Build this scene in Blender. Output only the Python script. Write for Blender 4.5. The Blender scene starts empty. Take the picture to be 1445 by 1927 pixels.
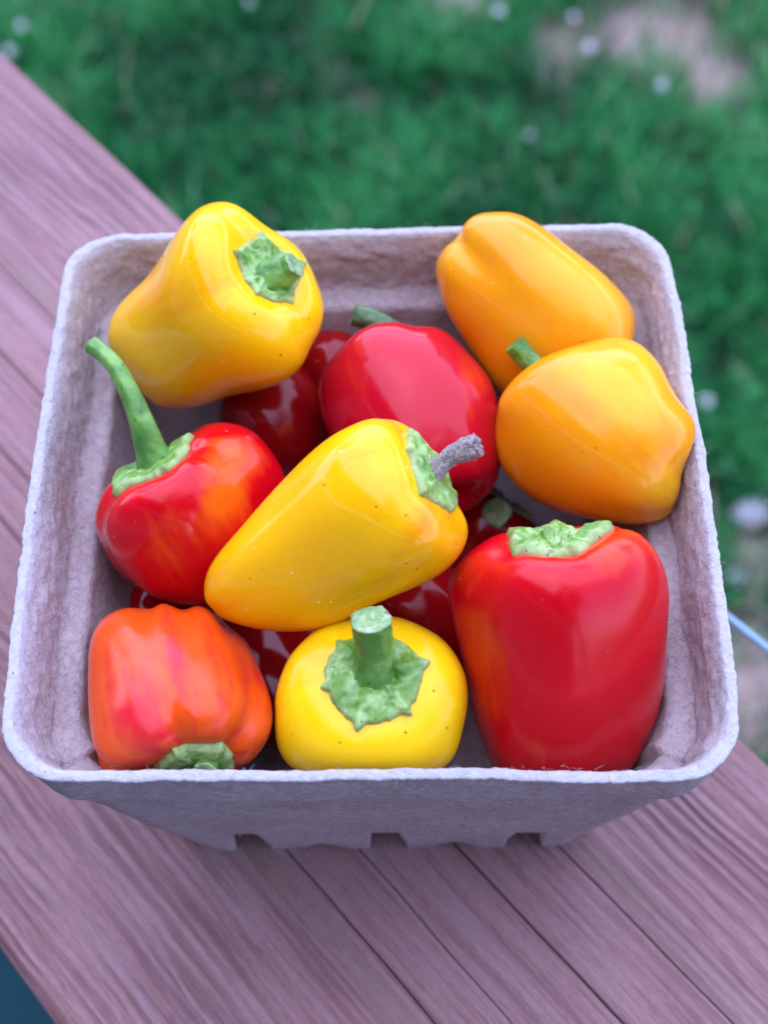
import bpy, math, random
import numpy as np
from mathutils import Vector, Matrix, noise

random.seed(7)
rng = np.random.default_rng(7)
SC = bpy.context.scene
COL = SC.collection

# ------------------------------------------------------------------ camera
FPX = 2870.29                     # focal length in pixels of the 1445 px wide photograph
CAM = np.array([0.00361, -0.15057, 0.21981])
YAW, PITCH, ROLL = -0.0072, 0.9967, -0.0172


def cam_axes():
    cy, sy = math.cos(YAW), math.sin(YAW)
    cp, sp = math.cos(PITCH), math.sin(PITCH)
    f = np.array([sy * cp, cy * cp, -sp])
    r = np.array([cy, -sy, 0.0])
    u = np.cross(r, f)
    c, s = math.cos(ROLL), math.sin(ROLL)
    return c * r + s * u, -s * r + c * u, f


RX, UX, FX = cam_axes()


def ray(u, v):
    return FX + RX * ((u - 722.5) / FPX) - UX * ((v - 963.5) / FPX)


def at_z(u, v, z):
    """point of the horizontal plane z that is seen at pixel u, v"""
    d = ray(u, v)
    return CAM + d * (z - CAM[2]) / d[2]


def at_depth(u, v, d):
    return CAM + ray(u, v) * d


def project(P):
    D = np.asarray(P) - CAM
    z = D @ FX
    return 722.5 + FPX * (D @ RX) / z, 963.5 - FPX * (D @ UX) / z, z


cam = bpy.data.cameras.new('camera')
camo = bpy.data.objects.new('camera', cam)
COL.objects.link(camo)
camo.matrix_world = Matrix(((RX[0], UX[0], -FX[0], CAM[0]), (RX[1], UX[1], -FX[1], CAM[1]),
                            (RX[2], UX[2], -FX[2], CAM[2]), (0, 0, 0, 1)))
cam.sensor_fit = 'HORIZONTAL'
cam.sensor_width = 36
cam.lens = FPX / 1445 * 36
cam.clip_start = 0.01
cam.clip_end = 400
cam.dof.use_dof = True
cam.dof.focus_distance = 0.252
cam.dof.aperture_fstop = cam.lens / 3.6
SC.camera = camo

# ------------------------------------------------------------------ light
SUN_EL, SUN_AZ = math.radians(74), math.radians(-20)     # azimuth from +y towards +x
w = bpy.data.worlds.new('World')
SC.world = w
w.use_nodes = True
nt = w.node_tree
bg = nt.nodes['Background']
sky = nt.nodes.new('ShaderNodeTexSky')
sky.sky_type = 'NISHITA'
sky.sun_disc = False
sky.sun_elevation = SUN_EL
sky.sun_rotation = SUN_AZ
sky.air_density = 1.0
sky.dust_density = 0.4
tint = nt.nodes.new('ShaderNodeMix')
tint.data_type = 'RGBA'
tint.blend_type = 'MULTIPLY'
tint.inputs[0].default_value = 1
tint.inputs[7].default_value = (1.13, 0.94, 1.31, 1)
nt.links.new(sky.outputs[0], tint.inputs[6])
nt.links.new(tint.outputs[2], bg.inputs[0])
bg.inputs[1].default_value = 0.10

sun = bpy.data.lights.new('sun', 'SUN')
sun.energy = 1.0
sun.angle = math.radians(120)
sun.color = (0.86, 0.87, 1.0)
suno = bpy.data.objects.new('sun', sun)
COL.objects.link(suno)
sd = Vector((math.sin(SUN_AZ) * math.cos(SUN_EL), math.cos(SUN_AZ) * math.cos(SUN_EL), math.sin(SUN_EL)))
suno.rotation_euler = sd.to_track_quat('Z', 'Y').to_euler()

SC.view_settings.view_transform = 'Standard'
SC.view_settings.look = 'None'
SC.view_settings.gamma = 1
SC.view_settings.use_curve_mapping = False
SC.view_settings.exposure = 2.35
SC.render.engine = 'CYCLES'


# ------------------------------------------------------------------ helpers
def tag(o, label=None, cat=None, group=None, kind=None):
    if label: o['label'] = label
    if cat: o['category'] = cat
    if group: o['group'] = group
    if kind: o['kind'] = kind
    return o


def mesh_obj(name, V, F, mat, parent=None, smooth=True, attrs=None):
    m = bpy.data.meshes.new(name)
    m.from_pydata([tuple(map(float, p)) for p in V], [], F)
    if smooth:
        m.polygons.foreach_set('use_smooth', [True] * len(m.polygons))
    for k, a in (attrs or {}).items():
        at = m.attributes.new(k, 'FLOAT', 'POINT')
        at.data.foreach_set('value', np.asarray(a, dtype=np.float32).ravel())
    m.materials.append(mat)
    m.update()
    o = bpy.data.objects.new(name, m)
    COL.objects.link(o)
    if parent is not None:
        o.parent = parent
        o.matrix_parent_inverse = parent.matrix_world.inverted()
    return o


def empty(name, loc):
    o = bpy.data.objects.new(name, None)
    o.empty_display_size = 0.01
    o.matrix_world = Matrix.Translation(Vector([float(c) for c in loc]))
    COL.objects.link(o)
    return o


def grid_faces(n, m, wrap=True, off=0):
    F = []
    for i in range(n - 1):
        for j in range(m if wrap else m - 1):
            a = off + i * m + j
            b = off + i * m + (j + 1) % m
            F.append((a, b, b + m, a + m))
    return F


def catmull(pts, n):
    P = np.array(pts, float)
    P = np.vstack([2 * P[0] - P[1], P, 2 * P[-1] - P[-2]])
    out = []
    seg = len(P) - 3
    for k in range(n):
        t = k / (n - 1) * seg
        i = min(int(t), seg - 1)
        t -= i
        a, b, c, d = P[i:i + 4]
        out.append(0.5 * (2 * b + (c - a) * t + (2 * a - 5 * b + 4 * c - d) * t * t + (3 * b - a - 3 * c + d) * t ** 3))
    return np.array(out)


def nz(p, s, seed=0.0):
    return noise.noise(Vector((float(p[0]) * s + seed, float(p[1]) * s + seed * 1.7, float(p[2]) * s - seed)))


class Mat:
    """small node-tree writer"""

    def __init__(self, name):
        self.m = bpy.data.materials.new(name)
        self.m.use_nodes = True
        self.t = self.m.node_tree
        self.b = self.t.nodes['Principled BSDF']

    def n(self, kind, **kw):
        nd = self.t.nodes.new('ShaderNode' + kind)
        for k, v in kw.items():
            setattr(nd, k, v)
        return nd

    def l(self, a, b):
        self.t.links.new(a, b)

    def coord(self, scale=(1, 1, 1), rot=(0, 0, 0)):
        c = self.n('TexCoord')
        mp = self.n('Mapping')
        mp.inputs['Scale'].default_value = scale
        mp.inputs['Rotation'].default_value = rot
        self.l(c.outputs['Object'], mp.inputs[0])
        return mp.outputs[0]

    def noise(self, vec, scale, detail=3, rough=0.5, dist=0.0):
        nd = self.n('TexNoise')
        nd.inputs['Scale'].default_value = scale
        nd.inputs['Detail'].default_value = detail
        nd.inputs['Roughness'].default_value = rough
        nd.inputs['Distortion'].default_value = dist
        if vec is not None: self.l(vec, nd.inputs['Vector'])
        return nd.outputs['Fac']

    def voronoi(self, vec, scale, feature='F1'):
        nd = self.n('TexVoronoi', feature=feature)
        nd.inputs['Scale'].default_value = scale
        self.l(vec, nd.inputs['Vector'])
        return nd

    def ramp(self, fac, stops):
        nd = self.n('ValToRGB')
        e = nd.color_ramp.elements
        while len(e) < len(stops): e.new(0.5)
        for k, (p, c) in enumerate(stops):
            e[k].position = p
            e[k].color = (c, c, c, 1) if isinstance(c, (int, float)) else (*c, 1)
        self.l(fac, nd.inputs[0])
        return nd.outputs[0]

    def mix(self, fac, a, b, mode='MIX'):
        nd = self.n('Mix', data_type='RGBA', blend_type=mode)
        for s, x in ((0, fac), (6, a), (7, b)):
            if isinstance(x, (int, float)):
                nd.inputs[s].default_value = x if s == 0 else (x, x, x, 1)
            elif isinstance(x, tuple):
                nd.inputs[s].default_value = (*x, 1)
            else:
                self.l(x, nd.inputs[s])
        return nd.outputs[2]

    def math(self, op, a, b=0.0):
        nd = self.n('Math', operation=op)
        for s, x in ((0, a), (1, b)):
            if isinstance(x, (int, float)): nd.inputs[s].default_value = x
            else: self.l(x, nd.inputs[s])
        return nd.outputs[0]

    def attr(self, name):
        return self.n('Attribute', attribute_name=name).outputs['Fac']

    def bump(self, h, strength, dist=0.001, prev=None):
        nd = self.n('Bump')
        nd.inputs['Strength'].default_value = strength
        nd.inputs['Distance'].default_value = dist
        self.l(h, nd.inputs['Height'])
        if prev is not None: self.l(prev, nd.inputs['Normal'])
        return nd.outputs[0]

    def set(self, **kw):
        for k, v in kw.items():
            i = self.b.inputs[k.replace('_', ' ')]
            if isinstance(v, (int, float)): i.default_value = v
            elif isinstance(v, tuple): i.default_value = (*v, 1)
            else: self.l(v, i)
        return self.m


# ------------------------------------------------------------------ materials
def mat_pepper(name, a, b, seed=0.0, specks=1.0, rough=0.11, pale=0.0):
    M = Mat(name)
    v = M.coord()
    shift = M.n('VectorMath', operation='ADD')
    M.l(v, shift.inputs[0])
    shift.inputs[1].default_value = (seed, seed * .7, -seed)
    v = shift.outputs[0]
    n1 = M.noise(v, 70, 3, 0.55, 0.3)
    f = M.math('ADD', M.attr('ripe'), M.math('MULTIPLY', M.math('SUBTRACT', n1, 0.5), 0.6))
    f = M.ramp(f, [(0.18, 0.0), (0.85, 1.0)])
    c = M.mix(f, a, b)
    # fine mottling of the flesh under the skin
    n2 = M.noise(v, 900, 2, 0.6)
    c = M.mix(M.ramp(n2, [(0.4, 0.0), (0.8, 0.18)]), c, tuple(x * 0.78 for x in a))
    if pale:
        n3 = M.noise(v, 95, 3, 0.55, 0.2)
        c = M.mix(M.ramp(n3, [(0.48, 0.0), (0.7, pale)]), c, (0.80, 0.17, 0.05))
    # pin-prick specks, dark and pale, in loose clusters
    vo = M.voronoi(v, 480)
    dots = M.ramp(vo.outputs['Distance'], [(0.07, 1.0), (0.14, 0.0)])
    gate = M.ramp(M.noise(v, 60, 2), [(0.44, 0.0), (0.56, 1.0)])
    sep = M.n('SeparateColor')
    M.l(vo.outputs['Color'], sep.inputs[0])
    pick = M.math('GREATER_THAN', sep.outputs[0], 0.66)
    k = M.math('MULTIPLY', M.math('MULTIPLY', dots, gate), M.math('MULTIPLY', pick, 0.85 * specks))
    c = M.mix(k, c, (0.10, 0.05, 0.01))
    pick2 = M.math('LESS_THAN', sep.outputs[0], 0.16)
    gate2 = M.ramp(M.noise(v, 48, 2, 0.5, 1.0), [(0.52, 0.0), (0.62, 1.0)])
    k2 = M.math('MULTIPLY', M.math('MULTIPLY', dots, gate2), M.math('MULTIPLY', pick2, 0.8 * specks))
    c = M.mix(k2, c, (0.85, 0.75, 0.55))
    big = M.noise(v, 190, 2, 0.5)
    mic = M.noise(v, 2600, 2, 0.6)
    nrm = M.bump(big, 0.09, 0.0007)
    nrm = M.bump(mic, 0.05, 0.0002, nrm)
    r = M.ramp(M.noise(v, 85, 5, 0.7, 0.5), [(0.35, rough - 0.03), (0.55, rough + 0.02), (0.72, rough + 0.15)])
    return M.set(Base_Color=c, Roughness=r, Normal=nrm, Subsurface_Weight=0.08, Subsurface_Scale=0.003,
                 Specular_IOR_Level=0.31)


def mat_green(name, base, light, dark, rough=0.42, scale=1.0, brown=1.0):
    M = Mat(name)
    v = M.coord()
    n1 = M.noise(v, 420 * scale, 4, 0.55, 0.8)
    c = M.mix(M.ramp(n1, [(0.42, 0.0), (0.60, 1.0)]), base, light)
    c = M.mix(M.ramp(M.noise(v, 190, 3), [(0.5, 0.0), (0.68, 0.85)]), c, dark)
    c = M.mix(M.math('MULTIPLY', M.attr('edge'), 0.4), c, (0.42, 0.45, 0.20))
    vo = M.voronoi(v, 900)
    d = M.ramp(vo.outputs['Distance'], [(0.12, 1.0), (0.2, 0.0)])
    sep = M.n('SeparateColor')
    M.l(vo.outputs['Color'], sep.inputs[0])
    c = M.mix(M.math('MULTIPLY', d, M.math('GREATER_THAN', sep.outputs[0], 0.82)), c, (0.04, 0.03, 0.015))
    scab = M.ramp(M.noise(v, 330, 4, 0.6), [(0.66, 0.0), (0.70, 0.85 * brown)])
    c = M.mix(scab, c, (0.12, 0.08, 0.06))
    nrm = M.bump(M.noise(v, 480, 4, 0.6, 0.6), 0.35, 0.0006)
    return M.set(Base_Color=c, Roughness=rough, Normal=nrm, Subsurface_Weight=0.06, Subsurface_Scale=0.001)


G_CALYX = mat_green('calyx_green', (0.125, 0.29, 0.020), (0.29, 0.49, 0.15), (0.06, 0.19, 0.010), 0.42, 0.8, 0.6)
G_STEM = mat_green('stem_green', (0.085, 0.26, 0.03), (0.19, 0.42, 0.08), (0.05, 0.18, 0.025), 0.38, 0.35, 0.0)
G_DARK = mat_green('stem_dark_green', (0.05, 0.13, 0.04), (0.10, 0.2, 0.07), (0.03, 0.08, 0.02), 0.5, 0.6, 0.5)
G_CUT = mat_green('stem_cut', (0.20, 0.36, 0.12), (0.36, 0.50, 0.25), (0.12, 0.26, 0.08), 0.6, 2.0, 0.9)


def mat_dry():
    M = Mat('dry_stem')
    v = M.coord()
    n1 = M.noise(v, 900, 5, 0.7, 2.0)
    c = M.mix(M.ramp(n1, [(0.35, 0.0), (0.6, 1.0)]), (0.13, 0.095, 0.08), (0.50, 0.44, 0.41))
    nrm = M.bump(n1, 0.9, 0.0008)
    return M.set(Base_Color=c, Roughness=0.85, Normal=nrm)


DRY = mat_dry()


def mat_pulp():
    M = Mat('moulded_pulp')
    v = M.coord()
    n0 = M.noise(v, 60, 3, 0.5)
    c = M.mix(M.ramp(n0, [(0.3, 0.0), (0.7, 1.0)]), (0.39, 0.335, 0.33), (0.49, 0.435, 0.435))
    n1 = M.noise(v, 700, 5, 0.7, 0.6)
    c = M.mix(M.ramp(n1, [(0.36, 0.55), (0.6, 0.0)]), c, (0.25, 0.195, 0.185))
    n2 = M.noise(v, 2200, 3, 0.7)
    c = M.mix(M.ramp(n2, [(0.5, 0.0), (0.72, 0.45)]), c, (0.55, 0.50, 0.50))
    c = M.mix(M.math('MULTIPLY', M.attr('rim'), 0.85), c, (0.47, 0.48, 0.49))
    vo = M.voronoi(v, 420)
    sep = M.n('SeparateColor')
    M.l(vo.outputs['Color'], sep.inputs[0])
    d = M.math('MULTIPLY', M.ramp(vo.outputs['Distance'], [(0.07, 1.0), (0.14, 0.0)]),
               M.math('GREATER_THAN', sep.outputs[0], 0.86))
    c = M.mix(M.math('MULTIPLY', d, 0.6), c, (0.08, 0.05, 0.05))
    nrm = M.bump(n1, 0.7, 0.0009)
    nrm = M.bump(n2, 0.5, 0.0004, nrm)
    return M.set(Base_Color=c, Roughness=0.95, Normal=nrm, Specular_IOR_Level=0.15)


PULP = mat_pulp()

ANG = math.radians(-49.8)            # direction of the rail board on the ground plan


def mat_wood():
    M = Mat('stained_cedar')
    c0 = M.n('TexCoord')
    v0 = c0.outputs['Object']        # object x runs along the board, y across it
    def stretch(s):
        mp = M.n('Mapping')
        mp.inputs['Scale'].default_value = s
        M.l(v0, mp.inputs[0])
        return mp.outputs[0]
    # wandering of the growth rings
    wob = M.noise(stretch((13, 34, 9)), 1.0, 3, 0.5)
    sepv = M.n('SeparateXYZ')
    M.l(v0, sepv.inputs[0])
    y = M.math('ADD', sepv.outputs[1], M.math('MULTIPLY', M.math('SUBTRACT', wob, 0.5), 0.016))
    # how strongly the ridged grain shows: outer thirds of the board, not the flat middle
    off = M.math('ABSOLUTE', M.math('ADD', y, 0.0226))
    side = M.ramp(M.math('MULTIPLY', off, 10.0), [(0.24, 0.12), (0.36, 1.0)])
    rings = M.n('TexWave', wave_type='BANDS', bands_direction='Y', wave_profile='SIN')
    rings.inputs['Scale'].default_value = 120
    rings.inputs['Distortion'].default_value = 0
    cm = M.n('CombineXYZ')
    M.l(y, cm.inputs[1])
    fine = M.noise(stretch((22, 330, 60)), 1.0, 3, 0.6)
    yy = M.math('ADD', y, M.math('MULTIPLY', M.math('SUBTRACT', fine, 0.5), 0.0026))
    M.l(yy, cm.inputs[1])
    M.l(cm.outputs[0], rings.inputs['Vector'])
    ring = M.math('MULTIPLY', rings.outputs['Fac'], M.math('MULTIPLY', side, M.ramp(M.noise(stretch((26, 90, 20)), 1.0, 2), [(0.3, 0.25), (0.7, 1.0)])))
    streak = M.noise(stretch((20, 640, 90)), 1.0, 5, 0.7, 0.25)
    blot = M.noise(stretch((16, 34, 20)), 1.0, 4, 0.6, 0.6)
    c = M.mix(M.ramp(blot, [(0.3, 0.0), (0.7, 1.0)]), (0.235, 0.112, 0.105), (0.330, 0.195, 0.183))
    c = M.mix(M.math('MULTIPLY', M.ramp(ring, [(0.30, 0.0), (0.75, 1.0)]), 0.62), c, (0.12, 0.055, 0.06))
    c = M.mix(M.ramp(streak, [(0.38, 0.6), (0.50, 0.0)]), c, (0.125, 0.062, 0.066))
    c = M.mix(M.ramp(streak, [(0.50, 0.0), (0.64, 0.5)]), c, (0.30, 0.22, 0.235))
    # tan bands beside the checks
    tan_n = M.noise(stretch((20, 8, 9)), 1.0, 2, 0.5)
    for y0 in (-0.0455, 0.0040):
        dd = M.math('ABSOLUTE', M.math('SUBTRACT', sepv.outputs[1], y0))
        wd = M.math('SUBTRACT', M.math('MULTIPLY', tan_n, 0.0062), dd)
        band = M.ramp(M.math('MULTIPLY', wd, 600.0), [(0.0, 0.0), (0.6, 0.45)])
        c = M.mix(band, c, (0.20, 0.135, 0.11))
    pores = M.noise(stretch((160, 2600, 900)), 1.0, 2, 0.6)
    c = M.mix(M.ramp(pores, [(0.30, 0.55), (0.42, 0.0)]), c, (0.09, 0.04, 0.045))
    micro = M.noise(stretch((500, 1600, 900)), 1.0, 3, 0.7)
    c = M.mix(M.ramp(micro, [(0.4, 0.22), (0.6, 0.0)]), c, (0.14, 0.06, 0.06))
    h = M.math('ADD', M.math('MULTIPLY', ring, -1.0), M.math('MULTIPLY', streak, 0.55))
    nrm = M.bump(h, 0.55, 0.0011)
    nrm = M.bump(micro, 0.35, 0.0003, nrm)
    return M.set(Base_Color=c, Roughness=M.ramp(streak, [(0.3, 0.5), (0.7, 0.68)]), Normal=nrm,
                 Specular_IOR_Level=0.3)


WOOD = mat_wood()


def mat_plain(name, col, rough=0.7, var=0.25, scale=8.0, bump=0.3):
    M = Mat(name)
    v = M.coord()
    n1 = M.noise(v, scale, 5, 0.6)
    c = M.mix(M.ramp(n1, [(0.3, 0.0), (0.7, 1.0)]), tuple(x * (1 - var) for x in col), tuple(min(1, x * (1 + var)) for x in col))
    return M.set(Base_Color=c, Roughness=rough, Normal=M.bump(M.noise(v, scale * 8, 4, 0.6), bump, 0.002))


def mat_grass():
    M = Mat('grass_blade')
    t = M.attr('tone')
    c = M.ramp(t, [(0.0, (0.003, 0.07, 0.018)), (0.45, (0.012, 0.22, 0.05)), (0.75, (0.05, 0.38, 0.075)),
                   (0.86, (0.08, 0.42, 0.17)), (0.93, (0.30, 0.27, 0.17)), (1.0, (0.42, 0.36, 0.26))])
    return M.set(Base_Color=c, Roughness=0.55, Specular_IOR_Level=0.3)


def mat_soil():
    M = Mat('lawn_soil')
    v = M.coord()
    n1 = M.noise(v, 14, 5, 0.65)
    g = M.mix(M.ramp(n1, [(0.35, 0.0), (0.65, 1.0)]), (0.008, 0.03, 0.012), (0.03, 0.045, 0.025))
    far = M.mix(M.ramp(M.noise(v, 1.3, 4, 0.6), [(0.3, 0.0), (0.7, 1.0)]), (0.02, 0.07, 0.02), (0.045, 0.12, 0.035))
    g = M.mix(M.attr('far'), g, far)
    sand = M.mix(M.ramp(M.noise(v, 60, 4, 0.7), [(0.35, 0.0), (0.65, 1.0)]), (0.28, 0.205, 0.17), (0.48, 0.38, 0.33))
    c = M.mix(M.attr('bare'), g, sand)
    return M.set(Base_Color=c, Roughness=0.95, Normal=M.bump(M.noise(v, 150, 5, 0.7), 0.8, 0.006))


# ------------------------------------------------------------------ the setting
LAWN_Z = -1.0
BOARD_Z = -0.0700
BARE = [(870, 5, 55), (1180, 70, 75), (1265, 70, 95), (1340, 150, 65), (1060, 90, 60), (1390, 1290, 120),
        (620, 150, 22), (1420, 1050, 60), (680, 190, 18)]
bare_pts = []
for (u, v, r_) in BARE:
    p = at_z(u, v, LAWN_Z)
    bare_pts.append((p[0], p[1], r_ / 2870.0 * np.linalg.norm(p - CAM) * 1.0))


def bare_at(x, y):
    b = np.zeros_like(x)
    for (bx, by, br) in bare_pts:
        b = np.maximum(b, np.clip(1.5 - np.hypot(x - bx, (y - by) * 0.8) / br, 0, 1))
    return b


def axis_samples(lo, hi, a, b, fine, coarse):
    s = [lo]
    while s[-1] < hi:
        x = s[-1]
        d = 0 if a <= x <= b else min(abs(x - a), abs(x - b))
        s.append(x + fine + d * coarse)
    return np.array(s)


xs = axis_samples(-60, 60, -1.2, 1.2, 0.03, 0.12)
ys = axis_samples(-60, 90, 0.0, 2.2, 0.03, 0.12)
Xg, Yg = np.meshgrid(xs, ys)
Zg = np.full_like(Xg, LAWN_Z)
for i in range(Xg.shape[0]):
    for j in range(Xg.shape[1]):
        d = min(1.0, math.hypot(Xg[i, j], Yg[i, j]) / 6)
        Zg[i, j] += 0.014 * nz((Xg[i, j], Yg[i, j], 0), 5) + 0.25 * d * nz((Xg[i, j], Yg[i, j], 3), 0.13)
farv = np.clip((np.hypot(Xg, Yg - 1) - 2.0) / 2.0, 0, 1)
ground = mesh_obj('lawn_ground', np.stack([Xg, Yg, Zg], -1).reshape(-1, 3),
                  grid_faces(*Xg.shape, wrap=False), mat_soil(),
                  attrs={'bare': bare_at(Xg, Yg), 'far': farv})
tag(ground, kind='structure')


def make_grass():
    N1, N2 = 92000, 26000
    x = np.concatenate([rng.uniform(-0.75, 0.95, N1), rng.uniform(-3.5, 3.5, N2)])
    y = np.concatenate([rng.uniform(0.12, 1.75, N1), rng.uniform(-0.1, 4.5, N2)])
    # blades stand in tufts
    tx, ty = rng.normal(0, 0.006, len(x)), rng.normal(0, 0.006, len(x))
    q = 0.022
    x = np.round(x / q + rng.uniform(-.35, .35, len(x))) * q + tx
    y = np.round(y / q + rng.uniform(-.35, .35, len(x))) * q + ty
    b = bare_at(x, y)
    keep = rng.uniform(0, 1, len(x)) > b * 0.75
    keep &= ~((x * math.sin(-ANG) + y * math.cos(ANG)) < 0.02)
    x, y, b = x[keep], y[keep], b[keep]
    n = len(x)
    patch = np.array([nz((a, c, 0), 3.2, 4.0) for a, c in zip(x, y)])
    patch2 = np.array([nz((a, c, 0), 13, 9.0) for a, c in zip(x, y)])
    L = rng.uniform(0.030, 0.075, n) * (1 - 0.4 * b) * (1 + 0.8 * patch2)
    wd = rng.uniform(0.0015, 0.0034, n)
    az = rng.uniform(0, 2 * math.pi, n)
    lean = rng.uniform(0.05, 0.8, n)
    dx, dy = np.cos(az), np.sin(az)
    sx, sy = -dy, dx
    V = np.zeros((n, 7, 3))
    for k, (t, ww) in enumerate(((0, 1), (0.4, 0.9), (0.75, 0.6))):
        rr = L * lean * t ** 1.8 * 0.9
        zz = LAWN_Z + 0.004 + L * (t - 0.35 * lean * t * t) * 0.9
        for s, o in ((-1, 0), (1, 1)):
            V[:, 2 * k + o] = np.stack([x + dx * rr + s * sx * wd * ww * .5, y + dy * rr + s * sy * wd * ww * .5, zz], -1)
    V[:, 6] = np.stack([x + dx * L * lean * 0.95, y + dy * L * lean * 0.95, LAWN_Z + 0.004 + L * (1 - 0.38 * lean) * 0.9], -1)
    base = np.array([[0, 1, 3, 2], [2, 3, 5, 4]])
    idx = np.arange(n)[:, None, None] * 7
    Q = (base[None] + idx).reshape(-1, 4)
    T = (np.array([[4, 5, 6]])[None] + idx).reshape(-1, 3)
    tone = np.clip(0.42 + 0.55 * patch + 0.45 * patch2 + rng.normal(0, 0.18, n), 0, 0.88)
    dry = rng.uniform(0, 1, n) < (0.03 + 0.35 * b + 0.05 * np.clip(patch * 2, 0, 1))
    tone = np.where(dry, rng.uniform(0.9, 1.0, n), tone)
    m = bpy.data.meshes.new('grass')
    nv, nq, ntri = n * 7, len(Q), len(T)
    m.vertices.add(nv)
    m.vertices.foreach_set('co', V.reshape(-1).astype(np.float32))
    m.loops.add(nq * 4 + ntri * 3)
    m.loops.foreach_set('vertex_index', np.concatenate([Q.ravel(), T.ravel()]).astype(np.int32))
    m.polygons.add(nq + ntri)
    m.polygons.foreach_set('loop_start', np.concatenate([np.arange(nq) * 4, nq * 4 + np.arange(ntri) * 3]).astype(np.int32))
    at = m.attributes.new('tone', 'FLOAT', 'POINT')
    at.data.foreach_set('value', np.repeat(tone, 7).astype(np.float32))
    m.materials.append(mat_grass())
    m.update(calc_edges=True)
    m.validate()
    o = bpy.data.objects.new('grass', m)
    COL.objects.link(o)
    tag(o, 'short blue green lawn grass with a few dry straws below the rail', 'grass', kind='stuff')


make_grass()

# unseen surroundings built for what the pepper skins mirror: the house side and trees
HOUSE = mat_plain('dark_siding', (0.28, 0.28, 0.29), 0.8, 0.15, 3)
ROOFM = mat_plain('dark_shingles', (0.05, 0.048, 0.05), 0.9, 0.3, 12)
DECKM = mat_plain('deck_paint_teal', (0.001, 0.045, 0.055), 0.95, 0.1, 5)
BARK = mat_plain('bark', (0.10, 0.075, 0.055), 0.9, 0.3, 20, 0.8)
LEAFM = mat_plain('leaf', (0.035, 0.09, 0.025), 0.6, 0.3, 5)


def box(c, s, ax=None, V=None, F=None):
    ax = np.eye(3) if ax is None else ax
    o = len(V)
    for k in range(8):
        q = np.array([(k & 1) - .5, ((k >> 1) & 1) - .5, ((k >> 2) & 1) - .5]) * s
        V.append(np.array(c) + ax.T @ q)
    for f in ((0, 2, 3, 1), (4, 5, 7, 6), (0, 1, 5, 4), (2, 6, 7, 3), (0, 4, 6, 2), (1, 3, 7, 5)):
        F.append(tuple(o + i for i in f))


LONG = np.array([math.cos(ANG), math.sin(ANG), 0])
NORM = np.array([-math.sin(ANG), math.cos(ANG), 0])       # points to the lawn
AX = np.array([LONG, NORM, [0, 0, 1]])


def bxo(name, c, s, mat, parent=None, bev=0.0):
    V, F = [], []
    box(np.array(c), np.array(s), AX, V, F)
    o = mesh_obj(name, V, F, mat, parent, smooth=False)
    if bev:
        md = o.modifiers.new('bevel', 'BEVEL')
        md.width = bev
        md.segments = 3
    return o


def loc(a, b, z):
    return LONG * a + NORM * b + np.array([0, 0, z])


# deck floor boards on the near side of the rail
deck = empty('deck_floor', loc(0, -1.6, -0.98))
tag(deck, kind='structure')
for k in range(18):
    bxo('floor_board', loc(0, -0.14 - k * 0.148, -0.985), (6.0, 0.14, 0.035), DECKM, deck)

unseen_house = empty('unseen_house', loc(0, -2.9, -1.0))  # never in view; added to darken the lower part of the reflections
tag(unseen_house, 'dark sided house with a porch roof, added out of view to darken the pepper reflections', 'unseen_house')
for k in range(13):
    bxo('siding_board', loc(2, -2.86 + 0.006 * (k % 2), -0.9 + k * 0.2), (15, 0.06, 0.195), HOUSE, unseen_house)
bxo('unseen_porch_roof', loc(2, -2.05, 1.85), (15, 1.7, 0.12), ROOFM, unseen_house)  # unseen roof, its edge set to end the bright sky in the reflections
bxo('soffit', loc(2, -2.05, 1.778), (14.96, 1.66, 0.02), HOUSE, unseen_house)


def tree(base, h, cr, cz, nl, label, seed):
    r = random.Random(seed)
    t = empty('tree', base)
    tag(t, label, 'tree', 'trees around the garden')
    base = np.array(base, float)
    V, F = [], []

    def limb(p, q, r0, r1):
        p, q = np.array(p), np.array(q)
        d = (q - p) / np.linalg.norm(q - p)
        a = np.cross(d, [0.3, 0.9, 0.1]); a /= np.linalg.norm(a)
        b = np.cross(d, a)
        o = len(V)
        for i in range(5):
            s = i / 4
            c = p + (q - p) * s + 0.04 * h * 0.3 * math.sin(s * 3.1) * a
            for j in range(8):
                th = j / 8 * 2 * math.pi
                V.append(c + (a * math.cos(th) + b * math.sin(th)) * (r0 + (r1 - r0) * s))
        F.extend(grid_faces(5, 8, True, o))
    top = base + np.array([0, 0, h * 0.75])
    limb(base, top, 0.035 * h, 0.012 * h)
    for k in range(9):
        a = r.uniform(0, 6.28)
        p = base + np.array([0, 0, h * r.uniform(0.3, 0.7)])
        q = p + np.array([math.cos(a) * cr * .75, math.sin(a) * cr * .75, h * r.uniform(0.08, 0.25)])
        limb(p, q, 0.012 * h, 0.004 * h)
    mesh_obj('trunk', V, F, BARK, t)
    cl = [(r.uniform(0, 6.28), r.uniform(-1, 1), r.uniform(0.45, 1) ** .5) for _ in range(34)]
    V, F = [], []
    for k in range(nl):
        a, e, q = cl[k % len(cl)]
        ce = np.array([math.cos(a) * math.sqrt(1 - e * e) * cr * q, math.sin(a) * math.sqrt(1 - e * e) * cr * q, e * cr * 0.8 * q])
        c = base + np.array([0, 0, cz]) + ce + np.array([r.gauss(0, 1), r.gauss(0, 1), r.gauss(0, .8)]) * cr * 0.16
        d1 = np.array([r.gauss(0, 1) for _ in range(3)]); d1 /= np.linalg.norm(d1)
        d2 = np.cross(d1, [r.gauss(0, 1) for _ in range(3)]); d2 /= np.linalg.norm(d2)
        s = cr * 0.045
        o = len(V)
        V += [c - d1 * s, c + d2 * s * .5, c + d1 * s, c - d2 * s * .5]
        F.append((o, o + 1, o + 2, o + 3))
    mesh_obj('crown', V, F, LEAFM, t, smooth=False)


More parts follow.
